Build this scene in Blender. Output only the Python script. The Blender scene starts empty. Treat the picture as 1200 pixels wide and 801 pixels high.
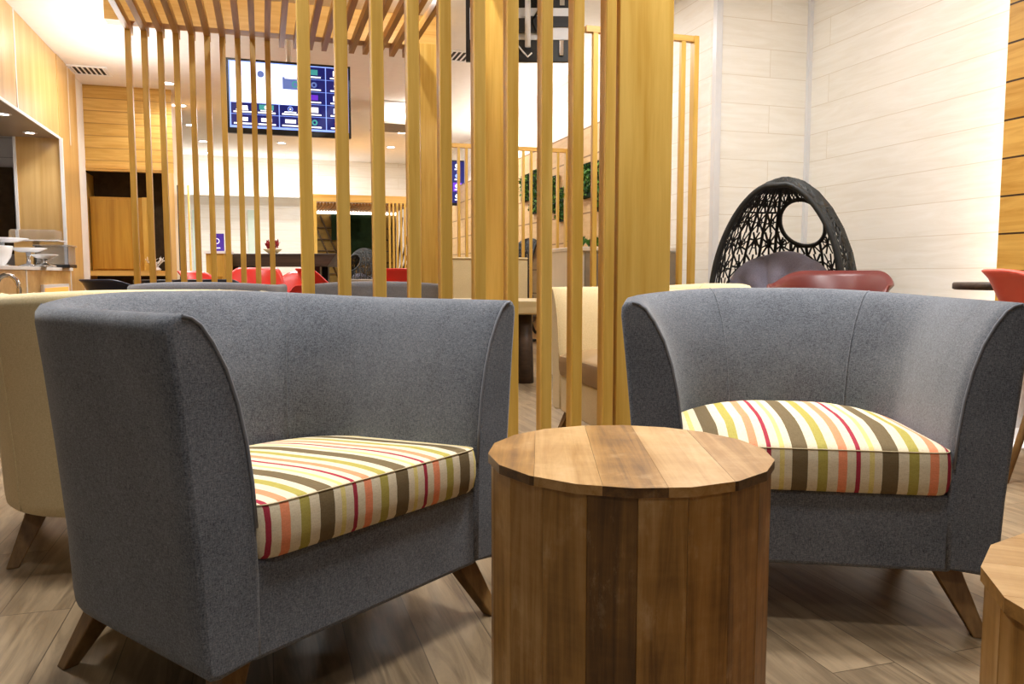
import bpy, bmesh, math, random
from mathutils import Vector, Matrix
random.seed(7)
PI = math.pi
SC = bpy.context.scene
COL = SC.collection
rad = math.radians

# ------------------------------------------------------------------ frames
# camera: 28 mm lens, eye 0.78 m above the floor, tilted 4.81 deg down
F = 933.0; EYE = 0.78; TILT = rad(4.81)
CT, ST = math.cos(TILT), math.sin(TILT)
PHI = rad(17.3)                                   # the building's grid against the view axis
UX, UY = math.cos(PHI), math.sin(PHI)
VX, VY = -math.sin(PHI), math.cos(PHI)
CEIL = 2.95

def W(u, v, z=0.0):
    return Vector((u*UX + v*VX, u*UY + v*VY, z))
def ray(px, py):
    a = (px-600)/F; b = (400.5-py)/F
    return (a, CT + b*ST, -ST + b*CT)
def at_v(px, py, v):                              # where the sight line meets the building plane v = const -> (u, z)
    r = ray(px, py); t = v/(r[0]*VX + r[1]*VY)
    return (r[0]*UX + r[1]*UY)*t, EYE + r[2]*t
def at_u(px, py, u):
    r = ray(px, py); t = u/(r[0]*UX + r[1]*UY)
    return (r[0]*VX + r[1]*VY)*t, EYE + r[2]*t
def at_z(px, py, z):
    r = ray(px, py); t = (z-EYE)/r[2]
    return r[0]*t, r[1]*t
def at_y(px, py, y):
    r = ray(px, py); t = y/r[1]
    return r[0]*t, EYE + r[2]*t

# ------------------------------------------------------------------ materials
def s2l(c):
    return tuple(((x/255)/12.92 if x/255 <= .04045 else ((x/255+.055)/1.055)**2.4) for x in c) + (1.0,)

class NT:
    def __init__(self, name):
        self.m = bpy.data.materials.new(name); self.m.use_nodes = True
        self.t = self.m.node_tree; self.n = self.t.nodes; self.l = self.t.links
        self.b = self.n['Principled BSDF']
    def node(self, typ, **kw):
        n = self.n.new(typ)
        for k, v in kw.items():
            if k in n.inputs: n.inputs[k].default_value = v
            else: setattr(n, k, v)
        return n
    def link(self, a, b): self.l.new(a, b)
    def ramp(self, fac, stops):
        r = self.n.new('ShaderNodeValToRGB'); e = r.color_ramp.elements
        e[0].position, e[0].color = stops[0]; e[1].position, e[1].color = stops[-1]
        for p, c in stops[1:-1]:
            x = e.new(p); x.color = c
        self.link(fac, r.inputs[0]); return r.outputs[0]
    def mix(self, fac, a, b, mode='MIX'):
        n = self.n.new('ShaderNodeMix'); n.data_type = 'RGBA'; n.blend_type = mode
        for sock, v in ((n.inputs[0], fac), (n.inputs[6], a), (n.inputs[7], b)):
            if hasattr(v, 'links'): self.link(v, sock)
            else: sock.default_value = v
        return n.outputs[2]
    def math(self, op, a, b=0.0, c=0.0):
        n = self.n.new('ShaderNodeMath'); n.operation = op
        for sock, v in zip(n.inputs, (a, b, c)):
            if hasattr(v, 'links'): self.link(v, sock)
            else: sock.default_value = v
        return n.outputs[0]
    def coords(self, scale=(1, 1, 1), rot=(0, 0, 0), loc=(0, 0, 0)):
        tc = self.n.new('ShaderNodeTexCoord'); mp = self.n.new('ShaderNodeMapping')
        mp.inputs['Scale'].default_value = scale; mp.inputs['Rotation'].default_value = rot; mp.inputs['Location'].default_value = loc
        self.link(tc.outputs['Object'], mp.inputs[0]); return mp.outputs[0]
    def bump(self, h, strength=.2, dist=.01):
        n = self.node('ShaderNodeBump', Strength=strength, Distance=dist)
        self.link(h, n.inputs['Height']); self.link(n.outputs[0], self.b.inputs['Normal'])
    def base(self, v, rough=.5, spec=.5, metal=0):
        if hasattr(v, 'links'): self.link(v, self.b.inputs['Base Color'])
        else: self.b.inputs['Base Color'].default_value = v
        self.b.inputs['Roughness'].default_value = rough
        self.b.inputs['Specular IOR Level'].default_value = spec
        self.b.inputs['Metallic'].default_value = metal
        return self.m

def plain(name, c, rough=.5, spec=.5, metal=0, var=.0):
    t = NT(name)
    nz = t.node('ShaderNodeTexNoise', Scale=14.0, Detail=3.0); t.link(t.coords(), nz.inputs['Vector'])
    k = max(.02, var)
    lo = tuple(max(0, x*(1-k)) for x in s2l(c)[:3])+(1,); hi = tuple(min(1, x*(1+k)) for x in s2l(c)[:3])+(1,)
    return t.base(t.ramp(nz.outputs[0], [(.3, lo), (.7, hi)]), rough, spec, metal)

def emit(name, c, strength=1.0):
    t = NT(name); t.base(s2l(c), .4)
    t.b.inputs['Emission Color'].default_value = s2l(c); t.b.inputs['Emission Strength'].default_value = strength
    return t.m

def wood(name, c1, c2, axis='z', grain=1.0, rough=.42, rnd=True, spec=.4):
    """fine straight grain along one local axis, every copy of an object with its own figure"""
    t = NT(name)
    sc = {'x': (.9, 16, 16), 'y': (16, .9, 16), 'z': (16, 16, .9)}[axis]
    v = t.coords(tuple(s*grain for s in sc))
    if rnd:
        oi = t.n.new('ShaderNodeObjectInfo')
        ad = t.n.new('ShaderNodeVectorMath'); ad.operation = 'ADD'
        cb = t.n.new('ShaderNodeCombineXYZ')
        t.link(t.math('MULTIPLY', oi.outputs['Random'], 60.0), cb.inputs[0]); t.link(t.math('MULTIPLY', oi.outputs['Random'], 31.0), cb.inputs[2])
        t.link(v, ad.inputs[0]); t.link(cb.outputs[0], ad.inputs[1]); v = ad.outputs[0]
    n1 = t.node('ShaderNodeTexNoise', Scale=1.0, Detail=6.0, Roughness=.6, Distortion=.9); t.link(v, n1.inputs['Vector'])
    n2 = t.node('ShaderNodeTexNoise', Scale=5.0, Detail=2.0, Roughness=.6); t.link(v, n2.inputs['Vector'])
    f = t.math('ADD', t.math('MULTIPLY', n1.outputs[0], .72), t.math('MULTIPLY', n2.outputs[0], .28))
    col = t.ramp(f, [(.36, s2l(c2)), (.62, s2l(c1))])
    if rnd:
        col = t.mix(1.0, col, t.ramp(oi.outputs['Random'], [(0, (.9, .9, .9, 1)), (1, (1.0, 1.0, 1.0, 1))]), 'MULTIPLY')
    t.bump(f, .08, .002)
    return t.base(col, rough, spec)

def planks(name, c1, c2, cm, length, height, plane='xz', mortar=.004, rough=.5, off=.5, grain=(3, 40), bump=.3, tone=.0, spec=.3):
    """boards laid in courses: joints, per-board tone, grain"""
    t = NT(name)
    tc = t.n.new('ShaderNodeTexCoord'); sp = t.n.new('ShaderNodeSeparateXYZ'); t.link(tc.outputs['Object'], sp.inputs[0])
    cb = t.n.new('ShaderNodeCombineXYZ')
    a, b = {'xz': (0, 2), 'yz': (1, 2), 'xy': (0, 1), 'yx': (1, 0)}[plane]
    t.link(sp.outputs[a], cb.inputs[0]); t.link(sp.outputs[b], cb.inputs[1])
    br = t.node('ShaderNodeTexBrick', offset=off, offset_frequency=2, squash=1.0)
    br.inputs['Scale'].default_value = 1.0
    br.inputs['Brick Width'].default_value = length; br.inputs['Row Height'].default_value = height
    br.inputs['Mortar Size'].default_value = mortar; br.inputs['Mortar Smooth'].default_value = .1; br.inputs['Bias'].default_value = 0
    br.inputs['Color1'].default_value = (0, 0, 0, 1); br.inputs['Color2'].default_value = (1, 1, 1, 1); br.inputs['Mortar'].default_value = (.5, .5, .5, 1)
    t.link(cb.outputs[0], br.inputs['Vector'])
    mp = t.n.new('ShaderNodeMapping'); mp.inputs['Scale'].default_value = (grain[0], grain[1], 1); t.link(cb.outputs[0], mp.inputs[0])
    sh = t.n.new('ShaderNodeVectorMath'); sh.operation = 'ADD'
    t.link(mp.outputs[0], sh.inputs[0])
    s3 = t.n.new('ShaderNodeVectorMath'); s3.operation = 'SCALE'; s3.inputs['Scale'].default_value = 17.0
    t.link(br.outputs['Color'], s3.inputs[0]); t.link(s3.outputs[0], sh.inputs[1])
    nz = t.node('ShaderNodeTexNoise', Scale=1.0, Detail=6.0, Roughness=.62, Distortion=1.2); t.link(sh.outputs[0], nz.inputs['Vector'])
    f = t.math('ADD', nz.outputs[0], t.math('MULTIPLY', t.math('SUBTRACT', br.outputs['Color'], .5), tone))
    col = t.ramp(f, [(.3, s2l(c2)), (.68, s2l(c1))])
    col = t.mix(br.outputs['Fac'], col, s2l(cm))
    h = t.math('SUBTRACT', 1.0, br.outputs['Fac'])
    t.bump(h, bump, .004)
    return t.base(col, rough, spec)

def fabric(name, c1, c2, weave=420.0, bump=.35):
    t = NT(name)
    v = t.coords()
    n1 = t.node('ShaderNodeTexNoise', Scale=weave, Detail=2.0, Roughness=.7); t.link(v, n1.inputs['Vector'])
    mp = t.coords((420, 420, 110)); n2 = t.node('ShaderNodeTexNoise', Scale=1.0, Detail=2.0, Roughness=.6); t.link(mp, n2.inputs['Vector'])
    mp2 = t.coords((110, 110, 420)); n4 = t.node('ShaderNodeTexNoise', Scale=1.0, Detail=2.0, Roughness=.6); t.link(mp2, n4.inputs['Vector'])
    n3 = t.node('ShaderNodeTexNoise', Scale=7.0, Detail=3.0, Roughness=.6); t.link(v, n3.inputs['Vector'])
    f = t.math('ADD', t.math('MULTIPLY', n1.outputs[0], .35), t.math('ADD', t.math('MULTIPLY', n2.outputs[0], .22), t.math('ADD', t.math('MULTIPLY', n4.outputs[0], .22), t.math('MULTIPLY', n3.outputs[0], .12))))
    col = t.ramp(f, [(.34, s2l(c2)), (.57, s2l(c1))])
    t.bump(f, bump, .0015)
    t.b.inputs['Sheen Weight'].default_value = .25; t.b.inputs['Sheen Roughness'].default_value = .5
    return t.base(col, .95, .1)

def striped(name, phase, sgn, period=.185):
    """cream cotton with a repeat of magenta, yellow, brown, olive and orange stripes across local x"""
    t = NT(name)
    tc = t.n.new('ShaderNodeTexCoord'); sp = t.n.new('ShaderNodeSeparateXYZ'); t.link(tc.outputs['Object'], sp.inputs[0])
    x = t.math('MULTIPLY', t.math('SUBTRACT', sp.outputs[0], phase), sgn/period)
    fr = t.math('FRACT', t.math('ADD', x, 20.0))
    r = t.n.new('ShaderNodeValToRGB'); r.color_ramp.interpolation = 'CONSTANT'
    cream, mag, org, olv, brn, yel = (230, 217, 188), (170, 58, 74), (242, 152, 112), (178, 166, 86), (118, 102, 74), (230, 212, 134)
    seq = [(0, mag), (.05, cream), (.145, org), (.245, cream), (.36, olv), (.47, cream), (.585, brn), (.76, cream), (.845, yel), (.9, cream)]
    e = r.color_ramp.elements
    e[0].position, e[0].color = 0, s2l(mag); e[1].position, e[1].color = .05, s2l(cream)
    for p, c in seq[2:]:
        k = e.new(p); k.color = s2l(c)
    t.link(fr, r.inputs[0])
    v = t.coords((90, 700, 700)); n1 = t.node('ShaderNodeTexNoise', Scale=1.0, Detail=2.0); t.link(v, n1.inputs['Vector'])
    v2 = t.coords((500, 40, 300)); n2 = t.node('ShaderNodeTexNoise', Scale=1.0, Detail=2.0); t.link(v2, n2.inputs['Vector'])
    f = t.math('ADD', t.math('MULTIPLY', n1.outputs[0], .5), t.math('MULTIPLY', n2.outputs[0], .5))
    col = t.mix(1.0, r.outputs[0], t.ramp(f, [(.35, (.84, .82, .78, 1)), (.6, (1, 1, 1, 1))]), 'MULTIPLY')
    t.bump(f, .25, .001)
    return t.base(col, .9, .15)

def stave_wood(name, axis='z', scuff=True):
    """reclaimed timber: each stave has its own tone (attribute), grain along the stave, saw marks across it, pale scuffs"""
    t = NT(name)
    at = t.n.new('ShaderNodeAttribute'); at.attribute_name = 'tone'
    sc = {'z': (42, 42, 2.0), 'x': (2.0, 42, 42), 'y': (42, 2.0, 42)}[axis]
    s3 = t.n.new('ShaderNodeVectorMath'); s3.operation = 'SCALE'; s3.inputs['Scale'].default_value = 40.0
    t.link(at.outputs['Color'], s3.inputs[0])
    def shifted(v):
        ad = t.n.new('ShaderNodeVectorMath'); ad.operation = 'ADD'
        t.link(s3.outputs[0], ad.inputs[0]); t.link(v, ad.inputs[1]); return ad.outputs[0]
    n1 = t.node('ShaderNodeTexNoise', Scale=1.0, Detail=8.0, Roughness=.68, Distortion=.7); t.link(shifted(t.coords(sc)), n1.inputs['Vector'])
    sx = {'z': (5, 5, 130), 'x': (130, 5, 5), 'y': (5, 130, 5)}[axis]
    n4 = t.node('ShaderNodeTexNoise', Scale=1.0, Detail=3.0, Roughness=.6); t.link(shifted(t.coords(sx)), n4.inputs['Vector'])
    n2 = t.node('ShaderNodeTexNoise', Scale=8.0, Detail=4.0, Roughness=.62); t.link(shifted(t.coords()), n2.inputs['Vector'])
    f = t.math('ADD', t.math('MULTIPLY', n1.outputs[0], .62), t.math('MULTIPLY', at.outputs['Fac'], .42))
    f = t.math('ADD', f, t.math('MULTIPLY', t.math('SUBTRACT', n4.outputs[0], .5), .05))
    f = t.math('ADD', f, t.math('MULTIPLY', t.math('SUBTRACT', n2.outputs[0], .5), .38))
    col = t.ramp(f, [(.22, s2l((58, 38, 22))), (.42, s2l((114, 80, 40))), (.56, s2l((156, 114, 58))), (.84, s2l((202, 164, 112)))])
    n3 = t.node('ShaderNodeTexNoise', Scale=26.0, Detail=6.0, Roughness=.78); t.link(t.coords((1, 1, .4)), n3.inputs['Vector'])
    m = t.math('MULTIPLY', t.ramp(n2.outputs[0], [(.5, (0, 0, 0, 1)), (.66, (1, 1, 1, 1))]), t.ramp(n3.outputs[0], [(.5, (0, 0, 0, 1)), (.62, (1, 1, 1, 1))]))
    col = t.mix(t.math('MULTIPLY', m, .4), col, s2l((206, 176, 136)))
    t.bump(n1.outputs[0], .12, .002)
    return t.base(col, .4, .4)

# wall and floor finishes
M = {}
M['floor'] = planks('floor_boards', (158, 137, 108), (98, 82, 62), (80, 66, 50), 1.25, .15, 'yx', .0012, .38, .37, (2.4, 22), .15, .22, .4)
M['white_planks'] = planks('white_limed_planks', (245, 243, 237), (235, 231, 221), (222, 215, 200), 2.4, .205, 'xz', .0028, .55, .37, (2.0, 16), .12, .12)
M['white_planks_side'] = planks('white_limed_planks_side', (245, 243, 237), (235, 231, 221), (222, 215, 200), 2.4, .205, 'yz', .0028, .55, .37, (2.0, 16), .12, .12)
M['tan_blocks'] = planks('tan_panel_boards', (222, 188, 138), (204, 168, 116), (150, 116, 74), 1.2, .28, 'yz', .008, .55, .5, (2, 12), .3, .12)
M['gold_planks'] = planks('golden_oak_boards', (216, 168, 84), (186, 134, 52), (60, 38, 12), 1.6, .2, 'yz', .0055, .45, .5, (1.6, 20), .4, .2)
M['amber_planks'] = planks('amber_oak_boards', (218, 176, 98), (190, 146, 66), (158, 120, 60), 1.3, .14, 'xz', .005, .45, .43, (1.6, 20), .4, .2)
M['white_paint'] = plain('white_paint', (240, 236, 230), .7, .2)
M['ceiling'] = plain('ceiling_paint', (240, 235, 228), .8, .1)
M['oak'] = wood('golden_oak', (222, 182, 92), (198, 153, 60), 'z', .7)
M['oak_x'] = wood('golden_oak_level', (226, 182, 104), (202, 150, 66), 'x', .7)
M['oak_y'] = wood('golden_oak_shaded', (190, 142, 70), (150, 104, 40), 'y', .7)  # darker copy of the oak: underside shade is put into the colour
M['veneer'] = wood('pale_oak_veneer', (226, 188, 124), (206, 160, 92), 'z', .4, .28, spec=.5)
M['veneer_x'] = wood('pale_oak_veneer_level', (226, 188, 124), (206, 160, 92), 'x', .4, .28, spec=.5)
M['door_oak'] = wood('amber_door_oak', (196, 148, 52), (168, 118, 30), 'z', .5)
M['dark_panel'] = plain('dark_brown_panel', (74, 58, 38), .7, .2, var=.2)
M['dark_green'] = plain('dark_green_panel', (26, 44, 26), .8, .1, var=.2)
M['dark_wood'] = wood('dark_stained_wood', (84, 68, 56), (44, 36, 32), 'x', .6)
M['leg_wood'] = wood('brown_leg_wood', (142, 108, 64), (104, 74, 38), 'z', 1.4)
M['grey'] = fabric('grey_blue_weave', (130, 134, 141), (56, 60, 69))
M['pipe'] = plain('pale_grey_piping', (130, 133, 140), .9, .1)
M['grey2'] = fabric('pale_grey_weave', (150, 152, 160), (112, 115, 124))
M['cream'] = fabric('cream_weave', (226, 208, 166), (202, 182, 138))
M['tan_seat'] = plain('tan_hide', (150, 122, 84), .5, .4, var=.1)
M['lavender'] = fabric('lavender_grey_cloth', (150, 146, 162), (120, 116, 132), 200)
M['stripe_a'] = striped('striped_cotton', -.268, 1)
M['stripe_b'] = striped('striped_cotton_reversed', .276, -1)
M['seam_cloth'] = plain('cushion_piping', (200, 184, 148), .9, .1)
M['stave'] = stave_wood('reclaimed_staves', 'z')
M['top'] = stave_wood('reclaimed_top', 'y')
M['wicker'] = plain('black_wicker', (34, 36, 36), .55, .4, var=.3)
M['black'] = plain('black_plastic', (20, 22, 24), .35, .5)
M['silver'] = plain('silver_plastic', (222, 224, 228), .4, .5)
M['chrome'] = plain('chrome', (215, 215, 218), .12, .5, 1)
M['white_plastic'] = plain('white_plastic', (242, 242, 242), .35, .5)
M['china'] = plain('white_china', (248, 248, 250), .15, .6)
M['red'] = plain('red_plastic', (206, 44, 34), .35, .5)
M['coral'] = plain('coral_plastic', (220, 92, 76), .35, .5)
M['brick_red'] = plain('brick_red_plastic', (98, 34, 30), .4, .5)
M['navy'] = plain('navy_plastic', (30, 38, 66), .4, .5)
M['soil'] = plain('soil', (52, 38, 26), .9, .1)
M['stone_grey'] = plain('grey_brown_panel', (150, 140, 124), .6, .3, var=.1)
M['vent_dark'] = plain('vent_recess', (60, 56, 52), .8, .1)
M['purple'] = emit('purple_sign_face', (70, 44, 150), .25)
M['sign_white'] = emit('sign_marks', (240, 240, 250), .5)
M['screen_navy'] = emit('screen_navy', (14, 22, 96), .8)
M['screen_blue'] = emit('screen_blue', (130, 160, 245), 1.1)
M['screen_pale'] = emit('screen_pale', (216, 226, 255), 1.2)
M['screen_white'] = emit('screen_white', (250, 252, 255), 1.3)
M['screen_violet'] = emit('screen_violet', (96, 44, 190), .9)
M['screen_red'] = emit('screen_red', (210, 50, 70), .9)
M['screen_teal'] = emit('screen_teal', (60, 150, 150), .8)
M['screen_grey'] = emit('screen_grey', (90, 110, 170), .9)
M['led'] = emit('led_strip', (255, 248, 236), 17.0)
M['led_soft'] = emit('led_strip_soft', (255, 248, 236), 2.5)
M['lens'] = emit('lamp_lens', (255, 250, 242), 30.0)
M['lightbox'] = emit('orange_lightbox', (246, 178, 84), .45)
M['tile'] = planks('pale_tiles', (206, 206, 208), (190, 190, 194), (160, 160, 164), .2, .2, 'yz', .004, .3, .0, (2, 2), .2, .05)
M['tile_front'] = planks('pale_tiles_front', (214, 214, 216), (200, 200, 204), (170, 170, 174), .3, .2, 'xz', .004, .3, .0, (2, 2), .2, .05)
M['frost'] = plain('pale_green_glass', (214, 232, 222), .15, .6)

def clear_plastic():
    t = NT('clear_acrylic'); t.base((.9, .93, .98, 1), .08, .5)
    t.b.inputs['Transmission Weight'].default_value = .85; t.b.inputs['IOR'].default_value = 1.2
    return t.m
M['clear'] = clear_plastic()
def leafmat():
    t = NT('green_leaves')
    g = t.n.new('ShaderNodeNewGeometry')
    return t.base(t.ramp(g.outputs['Random Per Island'], [(0, s2l((22, 58, 18))), (.55, s2l((58, 112, 36))), (1, s2l((130, 172, 66)))]), .5, .4)
M['leaf'] = leafmat()
M['flower'] = plain('red_petals', (150, 30, 40), .6, .3, var=.3)

# ------------------------------------------------------------------ mesh builder
class MB:
    def __init__(self): self.bm = bmesh.new(); self.mi = 0
    def face(self, vs, smooth=False):
        try: f = self.bm.faces.new(vs)
        except ValueError: return None
        f.material_index = self.mi; f.smooth = smooth; return f
    def vert(self, p): return self.bm.verts.new(p)
    def box(self, x0, x1, y0, y1, z0, z1, mat=None):
        vs = [self.vert(mat @ Vector(p) if mat else p) for p in ((x0,y0,z0),(x1,y0,z0),(x1,y1,z0),(x0,y1,z0),(x0,y0,z1),(x1,y0,z1),(x1,y1,z1),(x0,y1,z1))]
        for q in ((3,2,1,0),(4,5,6,7),(0,1,5,4),(1,2,6,5),(2,3,7,6),(3,0,4,7)): self.face([vs[i] for i in q])
        return self
    def prism(self, pts, z0, z1, smooth=False):
        a = [self.vert((x, y, z0)) for x, y in pts]; b = [self.vert((x, y, z1)) for x, y in pts]
        n = len(pts)
        for i in range(n): self.face([a[i], a[(i+1) % n], b[(i+1) % n], b[i]], smooth)
        self.face(list(reversed(a))); self.face(b); return self
    def rings(self, rings, closed=True, cap0=True, cap1=True, smooth=True):
        R = [[self.vert(p) for p in r] for r in rings]; n = len(R[0])
        for r0, r1 in zip(R, R[1:]):
            for i in range(n if closed else n-1): self.face([r0[i], r0[(i+1) % n], r1[(i+1) % n], r1[i]], smooth)
        if cap0: self.face(list(reversed(R[0])))
        if cap1: self.face(R[-1])
        return self
    def tube(self, pts, r, n=8, closed=False, smooth=True):
        pts = [Vector(p) for p in pts]; N = len(pts); rings = []
        up = Vector((0, 0, 1))
        for i, p in enumerate(pts):
            a = pts[(i-1) % N] if closed or i > 0 else p; b = pts[(i+1) % N] if closed or i < N-1 else p
            t = (b-a).normalized() if (b-a).length > 1e-9 else Vector((0, 0, 1))
            x = t.cross(up)
            if x.length < .05: x = t.cross(Vector((0, 1, 0)))
            x.normalize(); y = t.cross(x)
            rr = r[i] if isinstance(r, (list, tuple)) else r
            rings.append([p + x*rr*math.cos(2*PI*k/n) + y*rr*math.sin(2*PI*k/n) for k in range(n)])
        if closed: rings.append(rings[0])
        return self.rings(rings, True, not closed, not closed, smooth)
    def lathe(self, prof, n=32, c=(0, 0, 0), smooth=True, cap0=True, cap1=True):
        return self.rings([[(c[0]+r*math.cos(2*PI*k/n), c[1]+r*math.sin(2*PI*k/n), c[2]+z) for k in range(n)] for r, z in prof], True, cap0, cap1, smooth)
    def beam(self, p0, p1, w0, d0, w1=None, d1=None):   # tapered square bar
        w1 = w0 if w1 is None else w1; d1 = d0 if d1 is None else d1
        q = lambda p, w, d: [(p[0]-w/2, p[1]-d/2, p[2]), (p[0]+w/2, p[1]-d/2, p[2]), (p[0]+w/2, p[1]+d/2, p[2]), (p[0]-w/2, p[1]+d/2, p[2])]
        return self.rings([q(p0, w0, d0), q(p1, w1, d1)], smooth=False)
    def build(self, name, mats, parent=None, loc=(0, 0, 0), rotz=0, bevel=0, seg=2, fix=True):
        if fix: bmesh.ops.recalc_face_normals(self.bm, faces=self.bm.faces)
        me = bpy.data.meshes.new(name); self.bm.to_mesh(me); self.bm.free()
        for m in (mats if isinstance(mats, (list, tuple)) else [mats]): me.materials.append(m)
        o = bpy.data.objects.new(name, me); COL.objects.link(o)
        o.location = loc; o.rotation_euler = (0, 0, rotz)
        if parent: o.parent = parent
        if bevel:
            b = o.modifiers.new('bevel', 'BEVEL'); b.width = bevel; b.segments = seg; b.limit_method = 'ANGLE'; b.angle_limit = rad(40)
        return o

def tag(o, label=None, cat=None, group=None, kind=None):
    if label: o['label'] = label
    if cat: o['category'] = cat
    if group: o['group'] = group
    if kind: o['kind'] = kind
    return o
def thing(name, label, cat, loc=(0, 0, 0), rotz=0, group=None):
    o = bpy.data.objects.new(name, None); COL.objects.link(o); o.empty_display_size = .1
    o.location = loc; o.rotation_euler = (0, 0, rotz)
    return tag(o, label, cat, group)
def dup(root, loc, rotz, label, group=None, scale=None):
    r = root.copy(); COL.objects.link(r); r.location = loc; r.rotation_euler = (0, 0, rotz); r['label'] = label
    if group: r['group'] = group
    if scale: r.scale = scale
    for ch in list(root.children):
        c = ch.copy(); COL.objects.link(c); c.parent = r
        for g in list(ch.children):
            d = g.copy(); COL.objects.link(d); d.parent = c
    return r
def setting(name, u0, u1, v0, v1, z0, z1, mat, bevel=0):      # a box of the building, lying on its grid
    o = MB().box(-(u1-u0)/2, (u1-u0)/2, -(v1-v0)/2, (v1-v0)/2, z0, z1).build(name, mat, None, W((u0+u1)/2, (v0+v1)/2), PHI, bevel)
    o['kind'] = 'structure'; return o

# ------------------------------------------------------------------ camera and world
cam = bpy.data.cameras.new('camera'); co = bpy.data.objects.new('camera', cam); COL.objects.link(co)
co.location = (0, 0, EYE); co.rotation_euler = (PI/2 - TILT, 0, 0)
cam.sensor_width = 36; cam.sensor_fit = 'HORIZONTAL'; cam.lens = F*36/1200; cam.clip_start = .02
SC.camera = co
wd = bpy.data.worlds.new('world'); SC.world = wd; wd.use_nodes = True
wd.node_tree.nodes['Background'].inputs[0].default_value = (.72, .87, 1.0, 1); wd.node_tree.nodes['Background'].inputs[1].default_value = .16
SC.view_settings.view_transform = 'Standard'; SC.view_settings.look = 'None'; SC.view_settings.gamma = 1; SC.view_settings.exposure = 0.32
SC.view_settings.use_curve_mapping = False
SC.cycles.use_denoising = True
SC.cycles.max_bounces = 8; SC.cycles.diffuse_bounces = 5; SC.cycles.glossy_bounces = 3; SC.cycles.transmission_bounces = 6
SC.cycles.sample_clamp_indirect = 6.0
SC.cycles.caustics_reflective = False; SC.cycles.caustics_refractive = False

# ------------------------------------------------------------------ the room
fl = MB().box(-9, 9, -6, 20, -.06, 0).build('floor', M['floor'], None, (0, 0, 0), PHI); fl['kind'] = 'structure'
U_R, V_N, U_I, V_B, U_L, V_P = 4.02, 5.27, 3.22, 16.1, -1.90, 10.34
setting('wall_right', U_R, U_R+.1, -3, V_N, 0, CEIL, M['white_planks_side'])
setting('wall_right_return', U_I, U_R+.1, V_N, V_N+.1, 0, CEIL, M['white_planks'])
setting('wall_inner_right', U_I, U_I+.1, V_N+.1, V_B, 0, CEIL, M['white_planks_side'])
setting('trim_1', U_I-.03, U_I+.02, V_N-.03, V_N+.02, 0, CEIL, M['silver'])           # corner bead
setting('trim_2', U_R-.03, U_R+.01, V_N-.03, V_N+.01, 0, CEIL, M['silver'])
setting('wall_back', -6, U_I+.1, V_B, V_B+.1, 0, 2.24, M['white_planks'])
setting('wall_back_upper', -6, U_I+.1, V_B-.35, V_B+.1, 2.24, CEIL, M['white_planks'])
setting('ceiling', -9, U_R+.1, -6, V_B+.1, CEIL, CEIL+.08, M['ceiling'])
# golden boards standing off the white wall, lit from behind along their edge
setting('wall_right_cladding', 3.80, 3.85, -2.0, 3.36, .0, CEIL, M['gold_planks'])
setting('trim_3', 3.86, 3.885, 3.26, 3.30, .02, CEIL-.02, M['led'])
# tan boarded panel low on the inner right wall, light cove on its top
setting('wall_inner_right_panel', U_I-.10, U_I, V_N+1.75, V_B-.4, 0, 2.25, M['tan_blocks'])
setting('trim_4', U_I-.055, U_I-.02, V_N+1.8, V_B-.5, 2.25, 2.27, M['led_soft'])
# left side: the kitchen hatch wall, the column at its end, the boarded wall
setting('wall_left', -4.6, -4.5, 3.0, V_P, 0, CEIL, M['white_paint'])
uc_, _ = at_v(20, 230, 9.03)
setting('wall_left_kitchen', -4.6, uc_+.2, 9.62, 9.72, 0, CEIL, M['tile_front'])
setting('wall_left_column', uc_, -1.895, 9.03, 9.86, 0, CEIL, M['veneer'])
setting('wall_left_return', -2.6, U_L-.02, 9.86, V_P, 0, CEIL, M['white_paint'])
uP1, _ = at_v(205, 250, V_P); n0, _ = at_v(99, 250, V_P); n1, _ = at_v(194, 250, V_P)
_, zt = at_v(150, 201, V_P); _, zs = at_v(150, 317, V_P)
setting('wall_left_boarded', U_L-.02, uP1, V_P, V_P+.08, zt, CEIL, M['amber_planks'])
setting('wall_left_boarded_end', n1, uP1, V_P, V_P+1.2, 0, zt, M['veneer'])
setting('wall_left_boarded_return', uP1-.06, uP1, V_P+.08, V_P+1.2, zt, CEIL, M['veneer'])
setting('wall_left_backing', U_L-.6, uP1-.06, V_P+.62, V_P+.68, 0, CEIL, M['dark_panel'])
setting('wall_left_jamb', U_L-.14, n0, V_P-.02, V_P+.6, 0, zt, M['oak'])

# ------------------------------------------------------------------ tub chairs
def lerp(a, b, t): return a + (b-a)*t
def tub_path(n_arc=14, n_str=8):
    """outer line of the tub at the bottom: (x, y, outward normal, backness 0..1), from the +x front round the back to the -x front"""
    Wd, yf, ys, r, yb = .38, -.33, .04, .32, .36
    P = []
    for i in range(n_str+1): P.append((Wd, lerp(yf, ys, i/n_str), 1, 0, 0))
    for i in range(1, n_arc+1):
        a = PI/2*i/n_arc; P.append((Wd-r+r*math.cos(a), ys+r*math.sin(a), math.cos(a), math.sin(a), math.sin(a)**2))
    m = 4
    for i in range(1, m): P.append((lerp(Wd-r, -(Wd-r), i/m), yb, 0, 1, 1))
    left = [(-x, y, -nx, ny, k) for x, y, nx, ny, k in P[:n_str+1+n_arc]]
    return P + list(reversed(left))
TUB_PROF = [(.03, .14), (.012, .143), (.003, .152), (0, .175), (-.006, .3), (-.018, .45), (-.032, .6), (-.042, .69), (-.041, .708), (-.033, .719), (-.018, .723), (-.002, .719),
            (.014, .707), (.034, .678), (.056, .635), (.074, .58), (.088, .515), (.097, .445), (.102, .37), (.105, .28), (.105, .15)]
def tub_pt(p, off, z):
    x, y, nx, ny, k = p
    if off > 0 and z > .2: off = off*(1+.30*k)
    if z > .2: z = .2 + (z-.2)*(1+.036*k)
    return Vector((x-nx*off, y-ny*off, z))
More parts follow.
